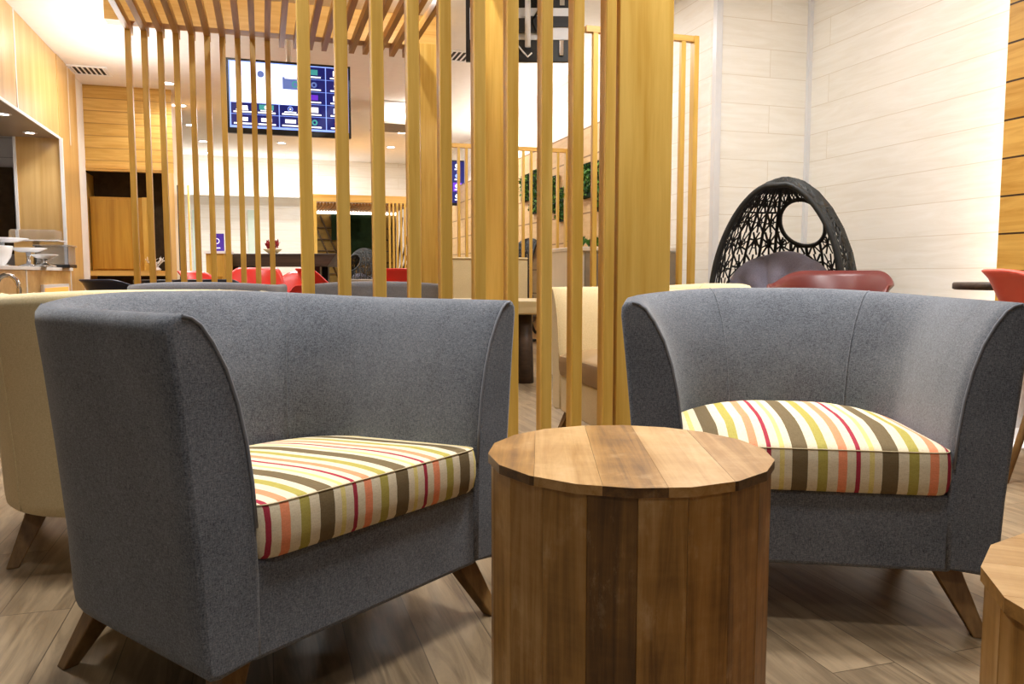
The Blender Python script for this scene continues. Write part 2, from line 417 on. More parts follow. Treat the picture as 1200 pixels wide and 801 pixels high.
def offset_ring(ring, inset, shift):
    c = sum(ring, Vector())/len(ring); out = []
    n = len(ring)
    for i, p in enumerate(ring):
        a, b = ring[i-1], ring[(i+1) % n]; t = (b-a); nrm = Vector((t.z, 0, -t.x))
        if nrm.length < 1e-9: nrm = Vector((1, 0, 0))
        nrm.normalize()
        out.append((p, nrm))
    # inward = towards the side that lies inside the closed section (signed area decides)
    ar = sum(ring[i-1].x*ring[i].z - ring[i].x*ring[i-1].z for i in range(n))
    sg = 1 if ar < 0 else -1
    return [p + nrm*inset*sg + Vector((0, shift, 0)) for p, nrm in out]
def tub_chair(label, group, mat, cush_mat, loc, rotz, seam=None, cat='armchair', crown=.048, tilt=.006, inner=(16, -20)):
    t = thing('tub_armchair', label, cat, loc, rotz, group)
    P = tub_path(); rings = [[tub_pt(p, o, z) for o, z in TUB_PROF] for p in P]
    r0 = rings[0]; r1 = rings[-1]
    full = [offset_ring(r0, .010, -.0), offset_ring(r0, .003, .004)] + [[Vector((v.x, v.y+.012, v.z)) if 0 else v for v in r] for r in rings] + [offset_ring(r1, .003, .004), offset_ring(r1, .010, 0)]
    for k in (0, -1): full[k] = [Vector((v.x, v.y-.006, v.z)) for v in full[k]]
    for k in (1, -2): full[k] = [Vector((v.x, v.y-.0075, v.z)) for v in full[k]]
    MB().rings(full, True, True, True, True).build('shell', mat, t)
    # seat base between the arms, front flush
    b = MB(); pts = [(.29, -.328), (.29, .1), (.24, .2), (.12, .28), (-.12, .28), (-.24, .2), (-.29, .1), (-.29, -.328)]
    b.prism(pts, .1402, .31).build('seat_base', mat, t, bevel=.010, seg=3)
    # piping round the front faces of the arms, seams down the back
    for r, sg in ((r0, 1), (r1, -1)):
        q = MB(); q.tube([Vector((v.x, -.336, v.z)) for v in offset_ring(r, .003, 0)[10:-2]], .0030, 6); q.build('piping', M['pipe'] if mat is M['grey'] else mat, t)
    for i in [q if q > 0 else len(P)+q for q in inner]:
        sm = MB(); sm.tube([tub_pt(P[i], o+.0005, z) for o, z in TUB_PROF[10:20]], .0022, 5); sm.build('seam', mat, t)
    for i in (13, len(P)-14):
        sm = MB(); sm.tube([tub_pt(P[i], o-.0005, z) for o, z in TUB_PROF[2:10]], .0022, 5); sm.build('seam', mat, t)
    # seat cushion: boxed sides, crowned top
    def outline(sc, n=120):
        hw, yf, yb = .284, -.345, .205; out = []
        for k in range(n):
            a = 2*PI*k/n; ca, sa = math.cos(a), math.sin(a)
            e = .30 if sa < 0 else .72
            x = hw*math.copysign(abs(ca)**(.11 if sa < 0 else .62), ca)
            y = (-.02 + (.325*abs(sa)**.11*-1 if sa < 0 else .225*abs(sa)**.75))
            out.append((x*sc, -.02+(y+.02)*sc))
        return out
    R = []
    for sc, z in ((.90, .309), (.975, .311), (.995, .320), (1.008, .345), (1.008, .375), (.998, .398), (.988, .4045)):
        R.append([(x, y, z) for x, y in outline(sc)])
    for sc in (.965, .93, .88, .8, .68, .52, .34, .15):
        h = .4055 + crown*(1-sc**3.2)
        R.append([(x, y, h + .010*max(0, (y+.1))*4*(1-sc)) for x, y in outline(sc)])
    R = [[(x, y, z - max(0, (z-.36)/.0455)*tilt*(y+.345)/.55 if z > .36 else z) for x, y, z in r] for r in R]
    cu = MB().rings(R, True, True, True, True).build('seat_cushion', cush_mat, t)
    if seam is not None:
        ring = [(x, y, .4045-tilt*(y+.345)/.55) for x, y in outline(.992)]
        MB().tube(ring, .0014, 5, True).build('seam', seam, cu)
    for sx in (1, -1):
        for yt, yb_ in ((-.26, -.315), (.14, .205)):
            MB().beam((sx*.355, yb_, 0), (sx*.285, yt, .155), .030, .030, .062, .052).build('leg', M['leg_wood'], t, bevel=.003)
    return t

RC_ROT, LC_ROT = rad(-9), rad(52.7)
tub_chair('grey tub armchair with striped cushion seen side-on, left of the round wooden table', 'grey tub armchairs with striped cushions', M['grey'], M['stripe_a'], (-.513, 1.694, 0), LC_ROT, M['seam_cloth'], crown=.018, tilt=.032, inner=(16,))
tub_chair('grey tub armchair facing forward with striped cushion, right of the round wooden table', 'grey tub armchairs with striped cushions', M['grey'], M['stripe_b'], (.712, 2.035, 0), RC_ROT, M['seam_cloth'])
tub_chair('cream tub armchair turned away behind the side-on grey armchair', 'cream tub armchairs', M['cream'], M['cream'], (-1.115, 2.42, 0), rad(207), M['seam_cloth'])
tub_chair('cream tub armchair with brown seat behind the wooden slats and post', 'cream tub armchairs', M['cream'], M['tan_seat'], (.62, 3.54, 0), rad(-74.5), M['seam_cloth'])
tub_chair('pale grey tub armchair beyond the thin far slats, near the red seats', 'pale grey tub armchairs beyond the screen', M['grey2'], M['grey2'], (-1.80, 4.72, 0), rad(190), None)
tub_chair('pale grey tub armchair seen just beyond the thick near slats', 'pale grey tub armchairs beyond the screen', M['grey2'], M['grey2'], (-.86, 5.15, 0), rad(186), None)

# ------------------------------------------------------------------ round tables of staves
def barrel(label, loc, rotz, top_rot, seed, tones=None, top_tones=None):
    rnd = random.Random(seed)
    t = thing('stave_table', label, 'side table', loc, rotz, 'round wooden stave tables')
    R, H, N = .217, .490, 20
    m = MB(); lay = m.bm.loops.layers.float_color.new('tone')
    for k in range(N):
        a0, a1 = 2*PI*k/N + .0006, 2*PI*(k+1)/N - .0006
        pr = [(R*math.cos(a), R*math.sin(a)) for a in (a0, a1)] + [((R-.02)*math.cos(a), (R-.02)*math.sin(a)) for a in (a1, a0)]
        n0 = len(m.bm.faces); m.prism(pr, .002, H); m.bm.faces.ensure_lookup_table()
        tv = tones[k % len(tones)] if tones else rnd.random()
        for f in m.bm.faces[n0:]:
            for l in f.loops: l[lay] = (tv, tv, tv, 1)
    n0 = len(m.bm.faces)
    m.prism([((R-.018)*math.cos(2*PI*k/N), (R-.018)*math.sin(2*PI*k/N)) for k in range(N)], .004, H-.002); m.bm.faces.ensure_lookup_table()
    for f in m.bm.faces[n0:]:
        for l in f.loops: l[lay] = (.05, .05, .05, 1)
    m.build('stave_body', M['stave'], t, bevel=.0011, seg=1)
    # top: boards side by side, cut to an eighteen-sided outline
    m = MB(); lay = m.bm.loops.layers.float_color.new('tone')
    NT_ = 18; Rt = R+.004
    poly = [(Rt*math.cos(2*PI*(k+.3)/NT_), Rt*math.sin(2*PI*(k+.3)/NT_)) for k in range(NT_)]
    def clip(poly, f):
        out = []
        for i in range(len(poly)):
            a, b = poly[i-1], poly[i]; fa, fb = f(a), f(b)
            if (fa >= 0) != (fb >= 0):
                s = fa/(fa-fb); out.append((a[0]+(b[0]-a[0])*s, a[1]+(b[1]-a[1])*s))
            if fb >= 0: out.append(b)
        return out
    xs = [-.23, -.147, -.056, .03, .125, .23]
    for k in range(5):
        p = clip(clip(poly, lambda q: q[0]-xs[k]-.0002), lambda q: xs[k+1]-.0002-q[0])
        if len(p) < 3: continue
        n0 = len(m.bm.faces); m.prism(p, H-.001, H+.0125); m.bm.faces.ensure_lookup_table()
        tv = (top_tones or [.62, .95, .5, .98, .66])[k]
        for f in m.bm.faces[n0:]:
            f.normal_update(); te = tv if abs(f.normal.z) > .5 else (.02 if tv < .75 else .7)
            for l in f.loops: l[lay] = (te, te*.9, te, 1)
    m.build('tabletop', M['top'], t, (0, 0, 0), top_rot)
    return t
TN = [.55, .25, .62, .42, .12, .5, .58, .3, .5, .4]
barrel('round wooden stave table standing between the two striped-cushion armchairs', (.183, 1.24, 0), rad(-4.6), rad(2.6), 3, [.5, .62, .35, .55, .2, .6, .4, .5, .3, .55, .48, .6, .66, .5, .16, .58, .52, .42, .46, .4])
barrel('round wooden stave table cut off by the right edge of the picture', (.645, .64, 0), rad(7), rad(60), 9, [.7, .8, .55, .75, .6], [.95, .9, 1, .85, .95])

# ------------------------------------------------------------------ slatted screen in front, pergola behind
SV0 = 2.577                                    # plane of the near slats
def slat(w, d, z0, z1, name, mat, parent, loc):
    return MB().box(-w/2, w/2, -d/2, d/2, z0, z1).build(name, mat, parent, loc, 0, bevel=.0025, seg=1)
sx0, _ = at_v(361.5, 320, SV0)
scr = thing('slatted_screen', 'screen of thick golden oak slats and a wide post, standing behind the stave table', 'screen', W(sx0, SV0), PHI)
tag(scr, kind='thing')
near_px = [361.5, 404.5, 446, 487, 524, 563.5, 601.5, 641, 677, 714]
for px in near_px:
    u, _ = at_v(px, 320, SV0)
    slat(.038, .057, 0, 2.635, 'slat', M['oak'], scr, (u-sx0, .028, 0))
ul, _ = at_v(724, 320, SV0); ur, _ = at_v(786, 320, SV0)
slat(ur-ul, .16, 0, 2.95, 'post', M['oak'], scr, ((ul+ur)/2-sx0, .085, 0))
U_POST = (ul+ur)/2

SV1 = 6.80
f0, _ = at_v(240, 320, SV1); UF = f0
per = thing('slatted_pergola', 'hanging pergola of dark ceiling slats, fascia and thin far slats before the screens', 'pergola', W(UF, SV1), PHI)
tag(per, kind='thing')
far_px = [155.5, 173, 191, 209.5, 228, 246, 264, 281.5, 299, 317]
us = [at_v(px, 200, SV1)[0] for px in far_px]; step = (us[-1]-us[0])/9
for k in range(10):
    slat(.042, .06, 0, 2.70, 'slat', M['oak'], per, (us[0]+step*k-UF, .03, 0))
NV = SV0 + .06
for k in range(20):
    u = us[0]+step*k
    y0 = NV-SV1 if u < U_POST - .16 else 2.76-SV1          # the last ones stop short of the wide post
    MB().box(-.021, .021, y0, .17, 2.635, 2.70).build('ceiling_slat', M['oak_y'], per, (u-UF, 0, 0))
fl0, _ = at_v(122, 25, SV1); fl1, _ = at_v(521, 50, SV1)
MB().box(fl0-UF, fl1-UF, 0, .15, 2.70, 2.948).build('fascia', M['oak_x'], per, bevel=.002, seg=1)
for px, uu, vv, w in ((504, None, SV1-.08, .145), (582, None, 4.55, .20)):
    u, _ = at_v(px, 320, vv); slat(w, w, 0, 2.70 if px == 504 else 2.95, 'post', M['oak'], per, (u-UF, vv-SV1+w/2, 0))

# thin frames further back
def frame_screen(label, v, px0, px1, pyt, zb, pitch_px, w, endw, loc_px):
    u0, _ = at_v(px0, 320, v); u1, _ = at_v(px1, 320, v); _, zt_ = at_v((px0+px1)/2, pyt, v)
    t = thing('slatted_divider', label, 'screen', W((u0+u1)/2, v, 0), PHI, 'slim slatted dividers in the distance'); tag(t, kind='thing')
    c = (u0+u1)/2
    MB().box(u0-c, u1-c, -.02, .02, zt_-.04, zt_).build('top_rail', M['oak_x'], t)
    for px in pitch_px:
        u, _ = at_v(px, 320, v); slat(w, .035, zb, zt_-.04, 'slat', M['oak'], t, (u-c, 0, 0))
    slat(endw, .06, zb, zt_, 'end_post', M['oak'], t, (u1-c-endw/2, 0, 0))
    return t
frame_screen('slim oak divider with open top rail beside the wide post', 5.06, 684, 812, 36.5, 0, [695, 709, 723, 737, 751, 765, 780, 795.5], .035, .036, 0)
frame_screen('slim oak divider of thin slats standing before the green wall planters', 7.92, 520, 667, 171, .0, [528, 538, 547, 556, 566, 575, 585, 594, 603, 613, 622, 631, 640, 653], .026, .055, 0)
# low cream wall that the last divider stands on
u0, _ = at_v(524, 300, 7.86); u1, _ = at_v(610, 300, 7.86); _, zz = at_v(545, 304, 7.8)
o = MB().box(-(u1-u0)/2, (u1-u0)/2, -.16, .02, 0, zz).box(-(u1-u0)/2-.02, (u1-u0)/2+.0, -.17, .03, zz, zz+.02).build('bench_back', M['cream'], None, W((u0+u1)/2, 7.78), PHI, .015)
tag(o, 'low cream upholstered bench back under the far slim divider', 'bench')
t = thing('ottoman', 'small round brown-grey ottoman before the low cream bench', 'ottoman', Vector((*at_z(548, 372, .0), 0)), 0)
MB().lathe([(.20, .05), (.23, .07), (.235, .2), (.235, .36), (.22, .42), (.15, .45), (.02, .46)], 24).build('seat', M['stone_grey'], t)
for k in range(3):
    a = k*2*PI/3; MB().beam((.15*math.cos(a), .15*math.sin(a), 0), (.15*math.cos(a), .15*math.sin(a), .06), .03, .03).build('foot', M['leg_wood'], t)

# two thin standing poles
for px, vv, mt, lab in ((208.5, V_P-.35, M['black'], 'thin black floor-standing pole beside the boarded wall'), (220.5, V_P-.1, M['oak'], 'thin oak floor-standing pole near the pale glass strip')):
    u, z = at_v(px, 217, vv)
    o = MB().lathe([(.10, 0), (.10, .012), (.012, .02), (.0125, z), (.0, z)], 14, cap1=False).build('pole', mt, None, W(u, vv))
    tag(o, lab, 'pole', kind='thing')

# ------------------------------------------------------------------ egg chairs of black wicker
def egg_shape(lat):                            # lat 0 (bottom) .. 1 (top) -> radius, height
    a = PI*(lat-.5); z = .72 + .66*math.sin(a); r = .435*math.cos(a)*(1 - .16*math.sin(a)); return r, z
EGG_CUT = -.13
def egg_p(lam, lat, k=1.0):                    # lam 0 = straight back (+y)
    r, z = egg_shape(lat); return Vector((r*k*math.sin(lam), r*k*math.cos(lam), z))
def egg_chair(label, loc, rotz, hole=(.02, .705, .165, .165), seed=4):
    rnd = random.Random(seed)
    t = thing('egg_chair', label, 'egg chair', loc, rotz, 'black wicker egg chairs')
    hl, hh, ha, hb = hole; _, hz = egg_shape(hh); hc = egg_p(hl, hh)
    tu = Vector((math.cos(hl), -math.sin(hl), 0)); tv = (egg_p(hl, hh+.01)-egg_p(hl, hh-.01)).normalized()
    def hd(p):
        d = p-hc; a = d.dot(tu); b = d.dot(tv); c, s = math.cos(.45), math.sin(.45)
        a, b = a*c - b*s, a*s + b*c
        return 9 if d.length > .45 else math.sqrt((a/ha)**2+(b/hb)**2)
    inside = lambda p: p.y > EGG_CUT and hd(p) > 1.0 and p.z > .30
    m = MB(); NL, NZ = 24, 12
    def strand(a, b, w):
        ia, ib = inside(a), inside(b)
        if not (ia or ib): return
        if not (ia and ib):                                # a strand that runs into the rim or the window ends there
            if not ia: a, b = b, a
            lo, hi = 0.0, 1.0
            for _ in range(9):
                md = (lo+hi)/2
                if inside(a.lerp(b, md)): lo = md
                else: hi = md
            b = a.lerp(b, hi)
        c0 = Vector((0, 0, .72)); n = ((a+b)/2-c0).normalized(); d = (b-a)
        if d.length < 1e-4: return
        s = d.normalized().cross(n).normalized()*w; n = n*w*.8
        q = lambda p: [p+s, p+n, p-s, p-n]
        m.rings([q(a), q(b)], True, True, True, False)
    G = lambda i, j: egg_p(2*PI*(i+(.0 if j % 2 else .0))/NL, .06 + .92*j/NZ)
    for i in range(NL):
        for j in range(NZ):
            cs = [G(i, j), G(i+1, j), G(i+1, j+1), G(i, j+1)]
            strand(cs[0], cs[3], .0105)
            if j % 4 == 1: strand(cs[0], cs[1], .010)
            ci = egg_p(2*PI*(i+.5+rnd.uniform(-.15, .15))/NL, .06+.92*(j+.5+rnd.uniform(-.15, .15))/NZ)
            n = rnd.choice((8, 9)); o0 = rnd.random()
            for q in range(n):
                s = ((q+o0)/n*4) % 4; e = int(s); ft = s-e
                strand(ci, cs[e].lerp(cs[(e+1) % 4], ft), rnd.uniform(.006, .0078))
            for q in range(6):                             # small hub in the middle of every star
                rr = .22; w1 = [cs[0].lerp(cs[1], .5+rr*math.cos(q*PI/3+k_)).lerp(cs[3].lerp(cs[2], .5+rr*math.cos(q*PI/3+k_)), .5+rr*math.sin(q*PI/3+k_)) for k_ in (0, PI/3)]
                strand(w1[0], w1[1], .0045)
    m.build('wicker_shell', M['wicker'], t, fix=False)
    # rim of the opening, ring of the window, floor ring
    rim = []
    for k in range(60):
        lat_f = None; a = k/59
        lat = .10 + .0*a
    pts_r, pts_l = [], []
    for k in range(41):
        lat = .13 + .80*k/40; r, z = egg_shape(lat)
        if r > abs(EGG_CUT):
            x = math.sqrt(r*r-EGG_CUT**2); pts_r.append(Vector((x, EGG_CUT, z))); pts_l.append(Vector((-x, EGG_CUT, z)))
    loop = pts_r + list(reversed(pts_l))
    MB().tube(loop, .019, 8, True).build('rim', M['wicker'], t)
    hp = []
    for k in range(40):
        a = 2*PI*k/40; x, y = ha*math.cos(a), hb*math.sin(a); c, s = math.cos(-.45), math.sin(-.45)
        p = hc + tu*(x*c-y*s) + tv*(x*s+y*c)
        dv = p-Vector((0, 0, p.z)); L = math.hypot(dv.x, dv.y)
        lo, hi = .3, .99
        for _ in range(20):
            mid = (lo+hi)/2
            if egg_shape(mid)[1] < p.z: lo = mid
            else: hi = mid
        r = egg_shape(lo)[0]; hp.append(Vector((p.x/L*r, p.y/L*r, p.z)))
    MB().tube(hp, .014, 8, True).build('window_ring', M['wicker'], t)
    MB().tube([(.30*math.cos(2*PI*k/32), .30*math.sin(2*PI*k/32), .018) for k in range(32)], .018, 8, True).build('floor_ring', M['wicker'], t)
    lg = MB()
    for k in range(8):
        a = 2*PI*(k+.5)/8; lg.tube([(.30*math.cos(a), .30*math.sin(a), .02), (.36*math.cos(a), .36*math.sin(a), .33)], .012, 6)
    lg.build('stand', M['wicker'], t)
    # tufted back cushion and seat cushion
    m = MB(); NA, NR = 72, 14; front, back = [], []
    tilt = Matrix.Rotation(rad(64), 4, 'X'); cen = Vector((-.10, .09, .59))
    for side, store in ((1, front), (-1, back)):
        for j in range(NR+1):
            rr = j/NR; ring = []
            for i in range(NA):
                a = 2*PI*i/NA; lobe = abs(math.cos(4*a+.4))**.4
                th = .11*math.sqrt(max(0, 1-rr**3))*(.30+.70*lobe*min(1, rr*2.2)) * (1 if side > 0 else .6)
                R_ = .375*rr*(1+.05*lobe*rr)
                p = Vector((R_*math.cos(a), R_*math.sin(a)*.98, side*th)); p = tilt @ p
                ring.append(p + cen)
            store.append(ring)
    for store in (front, back): m.rings(store, True, False, False, True)
    m.build('back_cushion', M['lavender'], t)
    m = MB(); m.lathe([(.0, .32), (.25, .33), (.33, .36), (.34, .40), (.30, .44), (.18, .46), (.0, .47)], 32, (0, .02, 0), cap0=False, cap1=False)
    m.build('seat_cushion', M['lavender'], t)
    return t
egg = egg_chair('black wicker egg chair with round window and lavender cushions by the white wall', (1.70, 5.02, 0), rad(-41))
xx, _ = at_y(621, 300, 9.6); dup(egg, (xx, 9.6, 0), rad(70), 'dark wicker egg chair glimpsed between slats beside the tan planter wall', scale=(.88, .88, .88))
xx, _ = at_y(427, 300, 12.2); dup(egg, (xx, 12.2, 0), rad(150), 'dark rounded egg chair turned away below the far lattice canopy', scale=(.86, .86, .86))

# ------------------------------------------------------------------ moulded shell chairs
def shell_chair(label, mat, loc, rotz, arm=.66, back=.80, kind='red moulded shell chairs', rw=.30):
    t = thing('shell_chair', label, 'chair', loc, rotz, kind)
    NA, NR = 56, 12; rings = []
    for j in range(NR+1):
        q = j/NR; ring = []
        for i in range(NA):
            a = 2*PI*i/NA                                  # a = 0 at the back (+y)
            c = math.cos(a)
            sm = lambda x: max(0, min(1, x))**2*(3-2*max(0, min(1, x)))
            H = .445 + (arm-.445)*sm((c+.75)/.55) + (back-arm)*sm((c-.05)/.75)
            rr = q**.8
            lift = sm((q-.55)/.45)**.9
            Rm = rw*(1+.08*lift)
            y = Rm*.92*rr*c; x = Rm*rr*math.sin(a)
            ring.append((x, y + .05*lift*max(0, c), .43 + .015*q + (H-.445)*lift))
        rings.append(ring)
    m = MB(); m.rings(rings, True, False, False, True); o = m.build('seat_shell', mat, t)
    so = o.modifiers.new('thickness', 'SOLIDIFY'); so.thickness = .012; so.offset = 0
    for sx in (1, -1):
        for y0, y1 in ((.12, .22), (-.12, -.2)):
            MB().tube([(sx*.25, y1, 0), (sx*.12, y0, .435)], [.011, .017], 8).build('leg', M['leg_wood'], t)
    fr = MB(); fr.tube([(.14, .13, .40), (-.14, -.13, .40)], .006, 6); fr.tube([(-.14, .13, .40), (.14, -.13, .40)], .006, 6); fr.build('brace', M['black'], t)
    return t
shell_chair('brick red moulded chair right in front of the wicker egg chair', M['brick_red'], (at_y(962, 330, 4.15)[0], 4.05, 0), rad(-34), arm=.73, back=.80, rw=.275)
shell_chair('coral moulded chair at the right edge beside the dark pedestal table', M['coral'], (2.18, 3.02, 0), rad(55), arm=.74, back=.80)
for px, y, rz, bk, lab in ((250, 8.2, 80, .82, 'red moulded chair in front of the purple sign'), (297, 8.75, 8, .86, 'red moulded chair seen from behind at the middle of the dark bar table'),
                       (333, 9.45, -40, .82, 'red moulded chair beside the black legs of the dark bar table'), (384, 8.9, 120, .85, 'red moulded chair right of the bar table end, below the lattice canopy'), (472, 9.2, 190, .85, 'red moulded chair in front of the thin far canopy slats')):
    shell_chair(lab, M['red'], (at_y(px, 325, y)[0], y, 0), rad(rz), back=bk)
for px, y, rz, lab in ((145, 6.95, 150, 'navy moulded chair in front of the boarded cabinet niche'), (241, 7.0, 200, 'navy moulded chair right of the small black round table')):
    shell_chair(lab, M['navy'], (at_y(px, 330, y)[0], y, 0), rad(rz), back=.74, kind='navy moulded shell chairs')

def pedestal(label, loc, r, mat, base, hz=.745):
    t = thing('pedestal_table', label, 'table', loc)
    MB().lathe([(r-.01, hz-.035), (r, hz-.03), (r, hz-.006), (r-.006, hz), (0, hz)], 40, cap1=False).build('tabletop', mat, t)
    MB().lathe([(.03, .02), (.03, hz-.034)], 16).build('column', M['white_plastic'] if base == 'white' else M['black'], t)
    MB().lathe([(.26, 0), (.26, .008), (.24, .016), (.05, .03), (.03, .06)], 32).build('base', M['white_plastic'] if base == 'white' else M['black'], t)
    return t
pedestal('dark-topped pedestal table with white base beside the coral chair', (2.41, 3.75, 0), .30, M['dark_wood'], 'white')
pedestal('small black round pedestal table between the two navy chairs', (at_y(190, 332, 7.6)[0], 7.6, 0), .25, M['black'], 'black', .735)

# ------------------------------------------------------------------ coffee table, planters
x1, y1 = at_z(633, 352, .60); x0 = x1-.75
t = thing('coffee_table', 'thick pale wood coffee table on stump legs beyond the near slats', 'table', ((x0+x1)/2, y1+.3, 0))
MB().box(-.38, .38, -.3, .3, .50, .60).build('tabletop', wood('pale_slab', (214, 196, 152), (186, 164, 116), 'x', .6), t, bevel=.012)
for sx in (1, -1):
    for sy in (1, -1):
        MB().rings([[(sx*.27+r*math.cos(k*PI/6), sy*.17+r*math.sin(k*PI/6), z) for k in range(12)] for r, z in ((.065, 0), (.06, .2), (.05, .5))]).build('leg', M['dark_wood'], t)

v0 = 5.32; ua, _ = at_v(677, 292, v0); ub, zt = at_v(794, 290, v0); ub = min(ub, U_I-.06)
t = thing('planter_box', 'long white planter box with low green plants behind the slim divider', 'planter', W((ua+ub)/2, v0+.35), PHI)
L = ub-ua
MB().box(-L/2, L/2, -.33, .33, 0, zt-.03).build('planter_body', M['white_paint'], t, bevel=.004)
MB().box(-L/2-.01, L/2+.01, -.35, .35, zt-.03, zt).build('rim', M['white_paint'], t, bevel=.004)
MB().box(-L/2+.06, L/2, -.338, -.329, .02, zt-.04).build('front_panel', M['stone_grey'], t)

def leaves(m, n, box, size, rnd, up=False):
    for _ in range(n):
        p = Vector([rnd.uniform(a, b) for a, b in box])
        d = Vector((rnd.gauss(0, 1), rnd.gauss(0, 1), abs(rnd.gauss(0, 1))+.8 if up else rnd.gauss(0, 1))).normalized()
        s = d.cross(Vector((rnd.gauss(0, 1), rnd.gauss(0, 1), rnd.gauss(0, 1)))).normalized(); k = size*rnd.uniform(.6, 1.2)
        q = d.cross(s)*k*.12
        m.face([m.vert(p), m.vert(p+d*k*.45+s*k*.32+q), m.vert(p+d*k), m.vert(p+d*k*.45-s*k*.32+q)])
rnd = random.Random(5)
n_pl = 5
for k in range(n_pl):
    u = ua+.12+(L-.25)*k/(n_pl-1)
    m = MB(); leaves(m, 90, ((-.02, .02), (-.1, .1), (0, .03)), .06, rnd, True)
    o = m.build('low_plant', M['leaf'], None, W(u, v0+.28, zt+.012), PHI, fix=False)
    tag(o, ['low green plant at the near white end of the long planter box', 'low green plant second from the white end of the long planter box', 'low green plant in the middle of the long planter box', 'low green plant second from the wall end of the long planter box', 'low green plant at the wall end of the long planter box'][k], 'plant', 'plants on the planter box')
up = U_I-.14
for pxa, pxb, ya, yb, lab in ((680, 693.5, 189, 230, 'upright green wall planter, nearest but one on the tan wall'), (697.5, 712, 184, 245, 'tallest green wall planter, nearest on the tan wall'), (611, 620, 203, 234, 'short green wall planter farthest along the tan wall'),
                         (621.5, 634, 196, 248, 'long green wall planter far along the tan wall, next to the farthest'), (642, 652, 205, 247, 'green wall planter in the middle of the tan wall, half behind a slat'), (653, 664, 218, 258, 'low-hung green wall planter in the middle of the tan wall')):
    va, z1 = at_u(pxb, ya, up); vb, _ = at_u(pxa, ya, up); _, z0 = at_u(pxb, yb, up)
    t = thing('wall_planter', lab, 'wall planter', W(U_I-.10, (va+vb)/2, z0), PHI, 'green planters on the tan wall'); H = z1-z0; Wd = abs(vb-va)
    MB().box(-.045, 0, -Wd/2, Wd/2, 0, H).build('tray', M['dark_green'], t)
    m = MB(); leaves(m, int(420*H*max(.4, Wd)+160), ((-.06, -.045), (-Wd/2, Wd/2), (0.02, H-.02)), .05, rnd)
    m.build('foliage', M['leaf'], t, fix=False)

# ------------------------------------------------------------------ serving hatch on the left
t = thing('hatch_bulkhead', 'veneered bulkhead with white seams hanging above the serving counter', 'bulkhead', W(U_L, 7.2, 2.135), PHI); tag(t, kind='thing')
MB().box(-.93, 0, -2.6, 1.83, 0, CEIL-2.137).build('panel', M['veneer'], t)
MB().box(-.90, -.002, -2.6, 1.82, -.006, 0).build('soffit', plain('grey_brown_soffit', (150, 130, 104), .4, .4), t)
MB().box(-.004, .008, -2.6, 1.835, -.012, .012).build('edge_strip', M['white_plastic'], t)
for px, py in ((17, 60), (80, 120)):
    vv, _ = at_u(px, py, U_L); MB().box(-.004, .006, vv-7.2-.010, vv-7.2+.010, 0, CEIL-2.137).build('seam_strip', M['white_plastic'], t)
ZC = .85
t = thing('serving_counter', 'oak veneer serving counter with pale worktop and white seams', 'counter', W(-2.32, 6.95), PHI)
MB().box(-.48, .47, -2.6, 2.07, .08, ZC-.03).build('body', M['veneer_x'], t)
MB().box(-.50, .49, -2.62, 2.075, ZC-.03, ZC).build('worktop', M['white_plastic'], t, bevel=.003)
MB().box(-.46, .43, -2.6, 2.06, 0, .08).build('plinth', M['dark_panel'], t)
for px, py in ((31, 330), (90, 330)):
    vv, _ = at_u(px, py, -1.85); vv = min(vv, 9.0)
    MB().box(.468, .476, vv-6.95-.012, vv-6.95+.012, .08, ZC-.03).build('seam_strip', M['white_plastic'], t)
va, za = at_u(49, 333.5, -1.84); vb, _ = at_u(79, 333, -1.84)
t = thing('light_box', 'small orange lit box framed in white on the counter front', 'sign', W(-1.845, (va+vb)/2, za-.30), PHI)
w = (vb-va)
MB().box(-.003, .02, -w/2, w/2, 0, .30).build('frame', M['white_plastic'], t)
MB().box(.02, .024, -w/2+.03, w/2-.05, .03, .27).build('panel', M['lightbox'], t)
# dark window over the hatch
zw = at_v(8, 196, 9.6)[1]; uw, _ = at_v(16, 230, 9.6)
setting('window_1', -4.0, uw, 9.59, 9.62, 1.0, zw, M['dark_panel'])
setting('trim_6', uc_-.012, uc_+.012, 9.012, 9.035, ZC, 2.135, M['white_plastic'])
# inner end face of the hatch gets a white edge
setting('trim_5', -1.90, -1.872, 9.012, 9.04, ZC, 2.135, M['white_plastic'])

def at_counter(px, v):      # a spot on the worktop at picture column px, on the grid line v
    u, _ = at_v(px, 314, v); return W(u, v, ZC)
# tiered stands
def cake_stand(label, loc, r, h, grp='china stands on the counter'):
    t = thing('cake_stand', label, 'cake stand', loc, 0, grp)
    MB().lathe([(.0, 0), (.09, 0), (.085, .012), (.02, .03), (.014, h*.5), (.02, h-.02)], 24, cap0=False).build('foot', M['chrome'], t)
    MB().lathe([(0, h-.02), (r*.5, h-.02), (r, h+.012), (r-.004, h+.018), (r*.55, h-.008), (0, h-.008)], 32, cap0=False, cap1=False).build('plate', M['china'], t)
    return t
cake_stand('tall white china stand at the left end of the serving counter', at_counter(4, 8.2), .21, .24)
cake_stand('middle-height white china stand on the serving counter', at_counter(34, 8.05), .15, .15)
cake_stand('lowest white china stand beside the clear acrylic box', at_counter(53, 7.9), .11, .09)
tb = at_counter(-6, 7.7)
o = MB().lathe([(0, .0), (.07, 0), (.12, .08), (.14, .17), (.135, .174), (.11, .08), (.06, .012), (0, .012)], 32, cap0=False, cap1=False).build('bowl', M['china'], None, tb + Vector((0, 0, 0)))
tag(o, 'large white china bowl in front of the tall stand on the counter', 'bowl')
t = thing('display_box', 'clear acrylic food box standing on the counter before the oak end panel', 'food box', at_counter(66, 8.72), PHI)
MB().box(-.15, .15, -.16, .16, .0, .03).build('tray', M['black'], t, bevel=.004)
b = MB()
